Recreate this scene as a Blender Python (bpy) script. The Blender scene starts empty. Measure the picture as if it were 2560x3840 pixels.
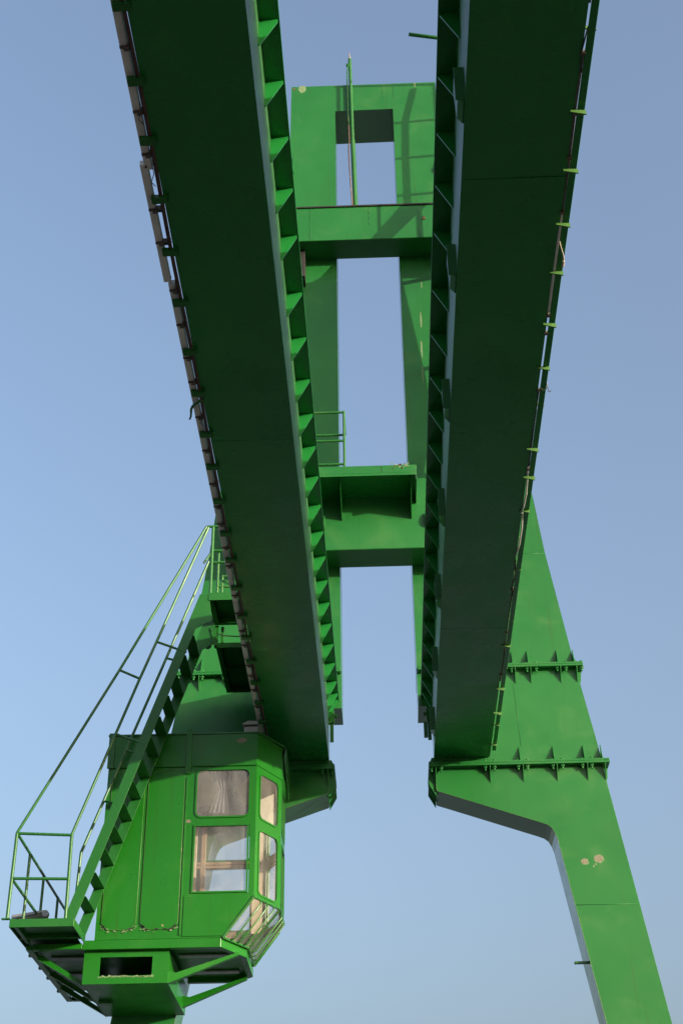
import bpy, bmesh, math, random
from math import radians, sin, cos, pi
from mathutils import Matrix, Vector, noise as mnoise
random.seed(7)
S = bpy.context.scene
COL = S.collection

# ------------------------------------------------------------------ camera
cd = bpy.data.cameras.new('camera')
cam = bpy.data.objects.new('camera', cd); COL.objects.link(cam)
cd.sensor_fit = 'VERTICAL'; cd.sensor_height = 36.0; cd.lens = 50.0
cd.clip_start = 0.05; cd.clip_end = 20000
_p, _y, _r = radians(32.689), radians(1.690), radians(-0.6876)
_f = Vector((-sin(_y)*cos(_p), cos(_y)*cos(_p), sin(_p)))
_rt = Vector((cos(_y), sin(_y), 0)); _up = _rt.cross(_f)
_R = _rt*cos(_r) + _up*sin(_r); _U = _up*cos(_r) - _rt*sin(_r)
cam.matrix_world = Matrix(((_R.x, _U.x, -_f.x, 0.035), (_R.y, _U.y, -_f.y, 0.0), (_R.z, _U.z, -_f.z, 1.6), (0, 0, 0, 1)))
S.camera = cam

# ------------------------------------------------------------------ sky, sun, exposure
SUN = Vector((1.45, -1.0, 0.302)).normalized()          # towards the sun
elev = math.asin(SUN.z); rot = math.atan2(SUN.x, SUN.y)
W = bpy.data.worlds.new('World'); S.world = W; W.use_nodes = True
nt = W.node_tree; nt.nodes.clear()
sky = nt.nodes.new('ShaderNodeTexSky'); sky.sky_type = 'NISHITA'; sky.sun_disc = False
sky.sun_elevation = elev; sky.sun_rotation = rot
sky.altitude = 0; sky.air_density = 1.0; sky.dust_density = 10.0; sky.ozone_density = 1.6
bg = nt.nodes.new('ShaderNodeBackground'); bg.inputs['Strength'].default_value = 0.15
wo = nt.nodes.new('ShaderNodeOutputWorld')
tint = nt.nodes.new('ShaderNodeMixRGB'); tint.blend_type = 'MULTIPLY'; tint.inputs[0].default_value = 1.0
tint.inputs[2].default_value = (0.985, 0.978, 1.0, 1)          # whole sky very slightly cooler
nt.links.new(sky.outputs[0], tint.inputs[1]); hs = nt.nodes.new('ShaderNodeHueSaturation'); hs.inputs['Saturation'].default_value = 0.96
nt.links.new(tint.outputs[0], hs.inputs['Color']); nt.links.new(hs.outputs[0], bg.inputs[0]); nt.links.new(bg.outputs[0], wo.inputs[0])
sd = bpy.data.lights.new('sun', 'SUN'); sd.energy = 2.0; sd.angle = radians(0.5); sd.color = (1.0, 0.89, 0.72)
sun = bpy.data.objects.new('sun', sd); COL.objects.link(sun)
sun.rotation_euler = (-SUN).to_track_quat('-Z', 'Y').to_euler(); sun.location = SUN*60
vs = S.view_settings; vs.view_transform = 'Standard'; vs.look = 'None'; vs.gamma = 1.0
vs.use_curve_mapping = False; vs.exposure = 1.75
S.cycles.max_bounces = 8; S.cycles.transparent_max_bounces = 12

# ------------------------------------------------------------------ materials
def newmat(name):
    m = bpy.data.materials.new(name); m.use_nodes = True
    n = m.node_tree; n.nodes.clear()
    out = n.nodes.new('ShaderNodeOutputMaterial'); b = n.nodes.new('ShaderNodeBsdfPrincipled')
    n.links.new(b.outputs[0], out.inputs[0])
    return m, n, b, out

def ramp(n, fac, stops):
    r = n.nodes.new('ShaderNodeValToRGB'); e = r.color_ramp.elements
    while len(e) < len(stops): e.new(0.5)
    for i, (p, c) in enumerate(stops):
        e[i].position = p; e[i].color = (c[0], c[1], c[2], 1) if len(c) == 3 else c
    n.links.new(fac, r.inputs[0]); return r

def paint(name, c0, c1, fade, rough=0.32, bump=0.06, chip=0.0, chipcol=(0.30, 0.22, 0.17), streak=0.0, wav=0.0, spec=0.5):
    """weathered gloss enamel: two close greens, a faded tone in blotches, small chips and thin run marks"""
    m, n, b, out = newmat(name)
    tc = n.nodes.new('ShaderNodeTexCoord')
    def noise(scale, detail=4, mapping=None, dist=0.0):
        t = n.nodes.new('ShaderNodeTexNoise'); t.inputs['Scale'].default_value = scale
        t.inputs['Detail'].default_value = detail; t.inputs['Distortion'].default_value = dist
        if mapping:
            mp = n.nodes.new('ShaderNodeMapping'); mp.inputs['Scale'].default_value = mapping
            n.links.new(tc.outputs['Object'], mp.inputs[0]); n.links.new(mp.outputs[0], t.inputs['Vector'])
        else:
            n.links.new(tc.outputs['Object'], t.inputs['Vector'])
        return t
    n1 = noise(0.9, 6); r1 = ramp(n, n1.outputs['Fac'], [(0.32, c0), (0.68, c1)])
    n2 = noise(1.6, 5, None, 0.8); r2 = ramp(n, n2.outputs['Fac'], [(0.56, (0, 0, 0)), (0.78, (0.55, 0.55, 0.55))])
    mx = n.nodes.new('ShaderNodeMixRGB'); n.links.new(r2.outputs[0], mx.inputs[0])
    n.links.new(r1.outputs[0], mx.inputs[1]); mx.inputs[2].default_value = (*fade, 1)
    last = mx.outputs[0]
    if streak:
        n3 = noise(1.0, 3, (14, 14, 0.7)); r3 = ramp(n, n3.outputs['Fac'], [(0.58, (0, 0, 0)), (0.75, (streak,)*3)])
        m3 = n.nodes.new('ShaderNodeMixRGB'); n.links.new(r3.outputs[0], m3.inputs[0])
        n.links.new(last, m3.inputs[1]); m3.inputs[2].default_value = (c0[0]*0.6+0.02, c0[1]*0.55, c0[2]*0.6, 1); last = m3.outputs[0]
    if chip:
        n4 = noise(9.0, 8, None, 0.3); r4 = ramp(n, n4.outputs['Fac'], [(1-chip, (0, 0, 0)), (1-chip+0.012, (1, 1, 1))])
        m4 = n.nodes.new('ShaderNodeMixRGB'); n.links.new(r4.outputs[0], m4.inputs[0])
        n.links.new(last, m4.inputs[1]); m4.inputs[2].default_value = (*chipcol, 1); last = m4.outputs[0]
    n.links.new(last, b.inputs['Base Color'])
    n5 = noise(3.0, 5); r5 = ramp(n, n5.outputs['Fac'], [(0.3, (rough-0.07,)*3), (0.7, (rough+0.09,)*3)])
    n.links.new(r5.outputs[0], b.inputs['Roughness'])
    b.inputs['Specular IOR Level'].default_value = spec
    n6 = noise(55, 3); bp = n.nodes.new('ShaderNodeBump'); bp.inputs['Strength'].default_value = bump; bp.inputs['Distance'].default_value = 0.004
    n.links.new(n6.outputs['Fac'], bp.inputs['Height'])
    if wav:
        n7 = noise(1.3, 2); b2 = n.nodes.new('ShaderNodeBump'); b2.inputs['Strength'].default_value = wav; b2.inputs['Distance'].default_value = 0.03
        n.links.new(n7.outputs['Fac'], b2.inputs['Height']); n.links.new(b2.outputs[0], bp.inputs['Normal'])
    n.links.new(bp.outputs[0], b.inputs['Normal'])
    return m

def plain(name, c0, c1, rough=0.5, metal=0.0, scale=6.0, bump=0.1):
    m, n, b, out = newmat(name)
    tc = n.nodes.new('ShaderNodeTexCoord'); t = n.nodes.new('ShaderNodeTexNoise')
    t.inputs['Scale'].default_value = scale; t.inputs['Detail'].default_value = 6
    n.links.new(tc.outputs['Object'], t.inputs['Vector'])
    r = ramp(n, t.outputs['Fac'], [(0.33, c0), (0.67, c1)]); n.links.new(r.outputs[0], b.inputs['Base Color'])
    b.inputs['Roughness'].default_value = rough; b.inputs['Metallic'].default_value = metal
    bp = n.nodes.new('ShaderNodeBump'); bp.inputs['Strength'].default_value = bump; bp.inputs['Distance'].default_value = 0.003
    n.links.new(t.outputs['Fac'], bp.inputs['Height']); n.links.new(bp.outputs[0], b.inputs['Normal'])
    return m

FRAME = paint('frame_paint', (0.0105, 0.118, 0.022), (0.016, 0.140, 0.028), (0.052, 0.165, 0.042), 0.36, 0.05, 0.0, streak=0.3, wav=0.10, spec=0.36)
GIRD = paint('girder_paint', (0.0095, 0.150, 0.026), (0.013, 0.174, 0.032), (0.022, 0.178, 0.036), 0.29, 0.03, 0.0, streak=0.0, wav=0.03, spec=0.42)
WEB = paint('web_paint', (0.022, 0.125, 0.030), (0.028, 0.145, 0.036), (0.045, 0.15, 0.045), 0.40, 0.02, 0.0, streak=0.3, wav=0.03, spec=1.0)
CAB = paint('cabin_paint', (0.0075, 0.120, 0.006), (0.011, 0.138, 0.009), (0.032, 0.158, 0.024), 0.33, 0.06, 0.235, streak=0.35, wav=0.16, spec=0.36)
TUBE = paint('tube_paint', (0.016, 0.115, 0.020), (0.024, 0.134, 0.025), (0.09, 0.165, 0.05), 0.30, 0.05, 0.18, (0.17, 0.17, 0.06), spec=0.5)
STAIR = paint('stair_paint', (0.010, 0.102, 0.014), (0.016, 0.122, 0.018), (0.040, 0.142, 0.034), 0.33, 0.06, 0.245, spec=0.4)
SIDE = paint('side_paint', (0.016, 0.118, 0.026), (0.022, 0.138, 0.032), (0.045, 0.15, 0.045), 0.17, 0.01, 0.0, streak=0.2, wav=0.02, spec=1.0)
TAB = paint('tab_paint', (0.040, 0.145, 0.026), (0.065, 0.165, 0.036), (0.12, 0.185, 0.07), 0.4, 0.1, 0.3, (0.25, 0.22, 0.12))
RUSTY = plain('rust', (0.055, 0.022, 0.012), (0.14, 0.06, 0.03), 0.85, 0, 30, 0.4)
PIPE = plain('rusty_conduit', (0.035, 0.014, 0.012), (0.075, 0.028, 0.020), 0.6, 0, 12, 0.2)
TRUNK = plain('trunking_plastic', (0.57, 0.54, 0.50), (0.68, 0.65, 0.61), 0.4, 0, 5, 0.05)
CLAMP = plain('clamp_steel', (0.06, 0.045, 0.04), (0.14, 0.11, 0.09), 0.55, 0.3, 20, 0.2)
BROWN = plain('brown_cable', (0.12, 0.075, 0.055), (0.17, 0.11, 0.08), 0.6, 0, 10, 0.1)
GREY = plain('grey_steel', (0.26, 0.27, 0.28), (0.36, 0.37, 0.38), 0.4, 0.3, 8, 0.1)
RAILM = plain('rail_steel', (0.10, 0.085, 0.08), (0.17, 0.15, 0.14), 0.5, 0.5, 14, 0.2)
BLACK = plain('black_rubber', (0.010, 0.010, 0.010), (0.022, 0.020, 0.018), 0.6, 0, 10, 0.1)
CREAM = plain('lamp_housing', (0.46, 0.40, 0.33), (0.58, 0.51, 0.43), 0.5, 0, 6, 0.05)
PRIMER = plain('bare_primer', (0.135, 0.125, 0.085), (0.20, 0.18, 0.13), 0.8, 0, 25, 0.2)
FADED = plain('faded_patch', (0.11, 0.19, 0.085), (0.17, 0.24, 0.12), 0.7, 0, 25, 0.2)
BEIGE = plain('interior_board', (0.42, 0.34, 0.24), (0.55, 0.46, 0.34), 0.7, 0, 4, 0.05)
SUNLIT = plain('sunlit_cream', (0.24, 0.215, 0.18), (0.33, 0.30, 0.25), 0.8, 0, 9, 0.1)
WOOD = plain('interior_wood', (0.22, 0.14, 0.085), (0.34, 0.23, 0.14), 0.5, 0, 7, 0.1)
CURT = plain('curtain_cloth', (0.11, 0.10, 0.12), (0.18, 0.165, 0.185), 0.9, 0, 9, 0.2)
BRASS = plain('needle_metal', (0.35, 0.27, 0.18), (0.5, 0.4, 0.3), 0.4, 0.6, 10, 0.1)
PLATE = plain('name_plate_metal', (0.50, 0.34, 0.30), (0.60, 0.43, 0.38), 0.5, 0, 40, 0.1)
BOUNCE = plain('bounce_slab_grey', (0.100, 0.128, 0.140), (0.135, 0.165, 0.178), 0.75, 0, 0.25, 0.2)
GROUND = plain('quay_asphalt', (0.030, 0.032, 0.035), (0.052, 0.054, 0.058), 0.8, 0, 0.35, 0.2)

def glassmat(name, dirt=0.16, tint=(0.93, 0.95, 0.93)):
    m = bpy.data.materials.new(name); m.use_nodes = True; n = m.node_tree; n.nodes.clear()
    out = n.nodes.new('ShaderNodeOutputMaterial')
    tr = n.nodes.new('ShaderNodeBsdfTransparent'); tr.inputs[0].default_value = (*tint, 1)
    gl = n.nodes.new('ShaderNodeBsdfGlossy'); gl.inputs['Roughness'].default_value = 0.03
    df = n.nodes.new('ShaderNodeBsdfDiffuse'); df.inputs[0].default_value = (0.42, 0.41, 0.395, 1)
    lw_ = n.nodes.new('ShaderNodeLayerWeight'); lw_.inputs['Blend'].default_value = 0.5
    pw = n.nodes.new('ShaderNodeMath'); pw.operation = 'POWER'; pw.inputs[1].default_value = 4.5
    n.links.new(lw_.outputs['Facing'], pw.inputs[0])
    fr = n.nodes.new('ShaderNodeMath'); fr.operation = 'MULTIPLY_ADD'; fr.inputs[1].default_value = 0.85; fr.inputs[2].default_value = 0.045
    n.links.new(pw.outputs[0], fr.inputs[0])
    tc = n.nodes.new('ShaderNodeTexCoord'); t = n.nodes.new('ShaderNodeTexNoise')
    t.inputs['Scale'].default_value = 3.0; t.inputs['Detail'].default_value = 7; t.inputs['Distortion'].default_value = 0.4
    mp = n.nodes.new('ShaderNodeMapping'); mp.inputs['Scale'].default_value = (1.6, 1.6, 0.6)
    n.links.new(tc.outputs['Object'], mp.inputs[0]); n.links.new(mp.outputs[0], t.inputs['Vector'])
    r = ramp(n, t.outputs['Fac'], [(0.3, (dirt*0.45,)*3), (0.75, (dirt*1.7,)*3)])
    a = n.nodes.new('ShaderNodeMixShader'); c = n.nodes.new('ShaderNodeMixShader')
    n.links.new(r.outputs[0], a.inputs[0]); n.links.new(tr.outputs[0], a.inputs[1]); n.links.new(df.outputs[0], a.inputs[2])
    n.links.new(fr.outputs[0], c.inputs[0]); n.links.new(a.outputs[0], c.inputs[1]); n.links.new(gl.outputs[0], c.inputs[2])
    n.links.new(c.outputs[0], out.inputs[0]); return m
GLASS = glassmat('dusty_glass', 0.24); GLASS2 = glassmat('cleaner_glass', 0.17)

# ------------------------------------------------------------------ mesh helpers
class MB:
    def __init__(s): s.v = []; s.f = []
    def add(s, vs_, fs):
        o = len(s.v); s.v += [tuple(v) for v in vs_]; s.f += [tuple(i+o for i in f) for f in fs]; return s
    def box(s, x0, x1, y0, y1, z0, z1):
        x0, x1 = sorted((x0, x1)); y0, y1 = sorted((y0, y1)); z0, z1 = sorted((z0, z1))
        v = [(x, y, z) for z in (z0, z1) for y in (y0, y1) for x in (x0, x1)]
        return s.add(v, [(0, 2, 3, 1), (4, 5, 7, 6), (0, 1, 5, 4), (2, 6, 7, 3), (0, 4, 6, 2), (1, 3, 7, 5)])
    def prism(s, pts, axis, a, b):
        """polygon pts in the plane across axis ('x': (y,z), 'y': (x,z), 'z': (x,y)), extruded a..b"""
        def P(p, t): return (t, p[0], p[1]) if axis == 'x' else (p[0], t, p[1]) if axis == 'y' else (p[0], p[1], t)
        n = len(pts); v = [P(p, a) for p in pts] + [P(p, b) for p in pts]
        f = [tuple(range(n)), tuple(range(2*n-1, n-1, -1))] + [(i, i+n, (i+1) % n+n, (i+1) % n) for i in range(n)]
        return s.add(v, f)
    def slab(s, pts3, off):
        """3D polygon extruded by a vector"""
        off = Vector(off); n = len(pts3); v = [Vector(p) for p in pts3]; v = v + [p+off for p in v]
        f = [tuple(range(n)), tuple(range(2*n-1, n-1, -1))] + [(i, i+n, (i+1) % n+n, (i+1) % n) for i in range(n)]
        return s.add(v, f)
    def tube(s, p, q, r, n=12, r2=None, cap=True):
        p = Vector(p); q = Vector(q); d = (q-p).normalized()
        a = d.orthogonal().normalized(); b = d.cross(a); r2 = r if r2 is None else r2
        v = []
        for c, rr in ((p, r), (q, r2)):
            for i in range(n):
                t = 2*pi*i/n; v.append(c + a*cos(t)*rr + b*sin(t)*rr)
        f = [(i, (i+1) % n, (i+1) % n+n, i+n) for i in range(n)]
        if cap: f += [tuple(range(n-1, -1, -1)), tuple(range(n, 2*n))]
        return s.add(v, f)
    def pipe(s, pts, r, n=10):
        """swept tube through points with mitred joints"""
        pts = [Vector(p) for p in pts]; v = []; m = len(pts); a = None
        for i, p in enumerate(pts):
            d = (pts[min(i+1, m-1)]-pts[max(i-1, 0)]).normalized()
            a = d.orthogonal().normalized() if a is None else (a - d*a.dot(d)).normalized()
            b = d.cross(a)
            k = 1.0
            if 0 < i < m-1:
                u1 = (pts[i]-pts[i-1]).normalized(); k = 1/max(0.5, u1.dot(d))
            for j in range(n):
                t = 2*pi*j/n; v.append(p + (a*cos(t)+b*sin(t))*r*(k if k < 1.15 else 1.1))
        f = [(i*n+j, i*n+(j+1) % n, (i+1)*n+(j+1) % n, (i+1)*n+j) for i in range(m-1) for j in range(n)]
        f += [tuple(range(n-1, -1, -1)), tuple((m-1)*n+j for j in range(n))]
        return s.add(v, f)
    def mesh(s, name, mat, org=(0, 0, 0), smooth=False):
        me = bpy.data.meshes.new(name); o = Vector(org)
        me.from_pydata([tuple(Vector(v)-o) for v in s.v], [], s.f)
        bm = bmesh.new(); bm.from_mesh(me); bmesh.ops.recalc_face_normals(bm, faces=bm.faces); bm.to_mesh(me); bm.free()
        me.materials.append(mat)
        if smooth:
            for p in me.polygons: p.use_smooth = True
        me.update(); return me

def thing(name, label, cat, loc=(0, 0, 0), group=None):
    o = bpy.data.objects.new(name, None); COL.objects.link(o); o.location = loc; o.empty_display_size = 0.2
    o['label'] = label; o['category'] = cat
    if group: o['group'] = group
    return o
def rootloc(o):
    while o.parent: o = o.parent
    return Vector(o.location)
def part(name, mb, mat, parent, bev=0.0, smooth=False, label=None, kind=None, seg=1):
    """child mesh given in world coordinates (sub-parts sit at the origin of their part)"""
    me = mb.mesh(name, mat, rootloc(parent), smooth)
    o = bpy.data.objects.new(name, me); COL.objects.link(o); o.parent = parent
    if bev:
        md = o.modifiers.new('edge', 'BEVEL'); md.width = bev; md.segments = seg; md.limit_method = 'ANGLE'; md.angle_limit = radians(35)
    if label: o['label'] = label
    if kind: o['kind'] = kind
    if smooth == 'auto': smooth_auto(me)
    return o
def smooth_auto(me):
    for p in me.polygons: p.use_smooth = True
    me.set_sharp_from_angle(angle=radians(40))
def copy_part(src, parent, off):
    o = src.copy(); COL.objects.link(o); o.parent = parent; o.location = Vector(src.location)+Vector(off); return o

def rounded(x0, x1, z0, z1, r, n=5):
    """closed rounded-rectangle outline, counter-clockwise"""
    pts = []
    for cx, cz, a in ((x1-r, z1-r, 0), (x0+r, z1-r, 90), (x0+r, z0+r, 180), (x1-r, z0+r, 270)):
        for i in range(n+1):
            t = radians(a+90*i/n); pts.append((cx+r*cos(t), cz+r*sin(t)))
    return pts

# ------------------------------------------------------------------ ground
g = MB(); N = 24
gp = [(-4000+8000*i/N, -4000+8000*j/N, 0) for j in range(N+1) for i in range(N+1)]
g.add(gp, [(j*(N+1)+i, j*(N+1)+i+1, (j+1)*(N+1)+i+1, (j+1)*(N+1)+i) for j in range(N) for i in range(N)])
go = bpy.data.objects.new('ground', g.mesh('ground', GROUND)); COL.objects.link(go); go['kind'] = 'structure'
ap = bpy.data.objects.new('concrete_apron', MB().box(-400, 400, 27, 600, -.3, .02).mesh('concrete_apron', BOUNCE)); COL.objects.link(ap); ap['kind'] = 'structure'  # unseen paler slab, added to bounce light onto the undersides

# ------------------------------------------------------------------ portal frame (tower + legs)
YF = 20.0
tw = thing('portal_frame', 'tall green portal tower with a rectangular opening on two splayed bolted legs', 'crane frame', (0, 20.4, 0))
def outer(z):
    pts = [(24.93, 1.483), (22.1, 1.505), (14.61, 2.648), (13.55, 2.750), (11.72, 3.005), (11.2, 3.078), (10.2, 3.243), (9.565, 3.321), (6.1, 3.815), (0.0, 4.69)]
    for (za, xa), (zb, xb) in zip(pts, pts[1:]):
        if za >= z >= zb: return xa + (xb-xa)*(za-z)/(za-zb)
YB = 20.89
Z1, Z2 = 11.51, 9.905                                   # tops of the two bolted joints
def glossy_sides(o):
    o.data.materials.append(SIDE)
    for q in o.data.polygons:
        if abs(q.normal.y) < .5: q.material_index = 1
def weld(name, pts, parent, mat=None, r=.006):
    return part(name, MB().pipe(pts, r, 5), mat or FRAME, parent, smooth=True)
up = [(-outer(z), z) for z in (24.93, 22.1, 14.61, 13.55, Z1)] + [(-.59, Z1), (-.585, 24.16), (.59, 24.175), (.585, Z1)] + [(outer(z), z) for z in (Z1, 13.55, 14.61, 22.1, 24.93)]
glossy_sides(part('tower', MB().prism(up, 'y', YF, YB), FRAME, tw))
for s in (-1, 1):
    b = [(s*outer(z), z) for z in (Z1-.07, 10.2, Z2)] + [(s*.80, Z2), (s*.80, 10.86), (s*.585, 10.86), (s*.585, Z1-.07)]
    glossy_sides(part('leg_section', MB().prism(b, 'y', YF, 20.62), FRAME, tw))
    # lower leg with the sloped shoulder, corners rounded
    def inx(z): return 2.50 + (8.89-z)*0.1585
    sh = [(.80, Z2-.07), (.80, 9.52)]
    sh += [(.80+.05*(1-cos(t)), 9.52-.045*sin(t)) for t in (0.5, 1.0, 1.4)]
    sh += [(.99, 9.425), (2.30, 8.965), (2.39, 8.93), (2.45, 8.88), (2.49, 8.80), (2.52, 8.70), (inx(6.0), 6.0), (inx(0), 0), (outer(0), 0), (outer(6.1), 6.1), (outer(9.565), 9.565), (outer(Z2-.07), Z2-.07)]
    glossy_sides(part('leg', MB().prism([(s*x, z) for x, z in sh], 'y', YF, 20.60), FRAME, tw, 0.004))
    weld('edge_bead', [(s*x, YF-.001, z) for x, z in sh[:13]], tw, TAB, .004)
    # bolted joints: two plates each, gussets above and below, bolts between
    for (zt, xi, gx, bx, go_, yb) in ((Z1, .60, (1.70, 2.10, 2.34, 2.80, 3.05), (2.047, 2.287, 2.427, 2.752, 2.886, 3.127), 3.146, 20.98),
                                 (Z2, .70, (.803, 1.608, 2.098, 2.60, 3.05, 3.31), (.741, .883, 1.54, 1.675, 2.03, 2.165, 2.543, 2.685, 2.98, 3.117), 3.378, 20.70)):
        po = part('flange_plate', MB().box(s*xi, s*go_, YF-.105, yb, zt-.034, zt), FRAME, tw, 0.004)
        pl = part('flange_plate', MB().box(s*xi, s*(go_+.004), YF-.108, yb, zt-.072, zt-.036), FRAME, tw, 0.004)
        for x in bx:
            h = MB().tube((s*x, YF-.055, zt-.072), (s*x, YF-.055, zt-.104), 0.031, 6).tube((s*x, YF-.055, zt-.104), (s*x, YF-.055, zt-.142), 0.016, 10)
            h.tube((s*x, YF-.055, zt-.0722), (s*x, YF-.055, zt-.080), 0.036, 12)
            part('bolt', h, FRAME, pl)
            part('bolt', MB().tube((s*x, YF-.055, zt), (s*x, YF-.055, zt+.026), 0.029, 6), FRAME, po)
        for x in gx:
            t = .007
            tri = [(YF, zt-.072), (YF-.10, zt-.072), (YF-.098, zt-.10), (YF-.004, zt-.31), (YF, zt-.31)]
            part('gusset', MB().prism(tri, 'x', s*x-t, s*x+t), FRAME, tw, 0.003)
            if x > .9 and not (zt == Z2 and x < 1.7):
                tri = [(YF, zt), (YF-.10, zt), (YF-.098, zt+.03), (YF-.004, zt+.25), (YF, zt+.25)]
                part('gusset', MB().prism(tri, 'x', s*(x-.03)-t, s*(x-.03)+t), FRAME, tw, 0.003)
        # side gussets on the outer and inner faces
        for yy in (YF+.12, YF+.48):
            xo, xo2 = outer(zt-.31), outer(min(24, zt+.25))
            part('gusset', MB().prism([(s*(outer(zt-.072)), zt-.072), (s*(go_-.01), zt-.072), (s*(go_-.02), zt-.22), (s*xo, zt-.36)], 'y', yy-.007, yy+.007), FRAME, tw, 0.003)
            part('gusset', MB().prism([(s*(outer(zt)), zt), (s*(go_-.01), zt), (s*(go_-.02), zt+.05), (s*xo2, zt+.25)], 'y', yy-.007, yy+.007), FRAME, tw, 0.003)
        if zt == Z2:
            for yy in (YF+.03, YF+.22, YF+.50):
                part('gusset', MB().prism([(s*.80, zt-.072), (s*.705, zt-.072), (s*.69, zt-.30), (s*.80, zt-.50)], 'y', yy-.007, yy+.007), FRAME, tw, 0.003)
            part('gusset', MB().prism([(s*.80, zt), (s*.705, zt), (s*.75, zt+.12), (s*.80, zt+.12)], 'y', YF+.03, YF+.044), FRAME, tw, 0.003)
# step peg on the inner side of the right lower leg
pg = MB().box(2.60, 2.83, YF+.10, YF+.16, 6.955, 6.985)
part('step_peg', pg, STAIR, tw, 0.004)
# flaked paint, primer showing
def blob(cx, cz, rx, rz, n=13, seed=0):
    rr = random.Random(seed); return [(cx+rx*cos(2*pi*i/n)*rr.uniform(.72, 1.12), cz+rz*sin(2*pi*i/n)*rr.uniform(.72, 1.12)) for i in range(n)]
for cx, cz, rx, rz, sd_, mt in ((2.873, 8.37, .052, .044, 3, PRIMER), (3.078, 8.41, .075, .056, 9, PRIMER), (-1.262, 24.845, .085, .12, 5, FADED), (-1.43, 24.86, .03, .03, 6, RUSTY), (1.06, 24.87, .03, .07, 8, FADED),
                                 (.98, 19.4, .012, .10, 11, FADED), (.935, 18.55, .02, .20, 12, FADED), (.92, 17.9, .018, .22, 13, FADED), (.915, 17.3, .012, .2, 14, FADED), (1.0, 16.2, .012, .14, 15, FADED)):
    part('paint_flake', MB().prism(blob(cx, cz, rx, rz, seed=sd_), 'y', YF-.0015, YF+.001), mt, tw)
for cx, cz, rx, rz, sd_ in ((2.873, 8.37, .058, .050, 3), (3.078, 8.41, .082, .062, 9), (2.99, 8.30, .012, .02, 31), (3.02, 8.33, .018, .012, 32)):
    part('flake_rim', MB().prism(blob(cx+.004, cz-.006, rx, rz, 17, sd_+40), 'y', YF-.0009, YF+.001), FADED, tw)
part('name_plate', MB().box(.905, .985, YF-.006, YF+.001, 14.42, 14.62), PLATE, tw, label='small pinkish plate riveted to the right leg above the lower cross beam')
# lugs at the tower sides
for s in (-1, 1):
    part('lug', MB().prism([(YF-.09, 22.35), (YF, 22.2), (YF, 22.9), (YF-.03, 22.75)], 'x', s*1.43-.006, s*1.43+.006).tube((s*1.41, YF-.05, 22.42), (s*1.47, YF-.05, 22.42), .045, 10), FRAME, tw)
# weld beads: proud runs on the cross beams
def weld(name, pts, parent, mat=FRAME, r=.006):
    return part(name, MB().pipe(pts, r, 5), mat, parent, smooth=True)

for s_ in (-1, 1):
    for z in (7.74, 3.4): weld('weld_seam', [(s_*x, YF-.001, z) for x in (2.50+(8.89-z)*.1585+.01, outer(z)-.01)], tw, r=.004)
    weld('weld_seam', [(s_*2.0, YF-.001, 13.55), (s_*(outer(13.55)-.005), YF-.001, 13.52)], tw, r=.004)
    weld('weld_seam', [(s_*2.10, YF-.001, Z2+.26), (s_*2.06, YF-.001, Z1-.3)], tw, r=.003)
weld('weld_seam', [(.40+.006*sin(i*2.1), YF-.001, 24.88-.36*i/8) for i in range(9)], tw, r=.005)
weld('weld_seam', [(.61+.005*sin(i*2.3), YF-.001, 24.86-.34*i/8) for i in range(9)], tw, r=.005)
# upper cross beam
part('cross_beam', MB().box(-1.75, 1.75, 19.48, YF-.001, 20.105, 20.93), FRAME, tw, 0.008)
part('cap_strip', MB().box(-1.75, 1.75, 19.455, YF-.001, 20.932, 20.965), BLACK, tw, 0.003, label='blackened cap strip along the upper cross beam')
for x in (-1.06, .045, .98):
    weld('weld_seam', [(x+.012*sin(i*1.7), 19.479, 20.92-.78*i/12 * (1 if x < 0 or x > .5 else .6)) for i in range(13)], tw)
part('cover_plate', MB().box(1.04, 1.09, 19.468, 19.48, 20.55, 20.62), RUSTY, tw)
part('shade_block', MB().box(-1.42, -1.17, 19.70, YF-.001, 19.44, 20.103), BLACK, tw, 0.004)  # black block below the beam, shade put into its colour
# lower cross beam
part('cross_beam', MB().box(-2.1, 2.1, 19.43, YF-.001, 13.355, 14.70), FRAME, tw, 0.010)
for s in (-1, 1):
    part('lifting_eye', MB().prism([(19.43-.075*sin(pi*i/8), 13.87-.135*cos(pi*i/8)) for i in range(9)], 'x', s*.815-.012, s*.815+.012), FRAME, tw, 0.003)

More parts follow.
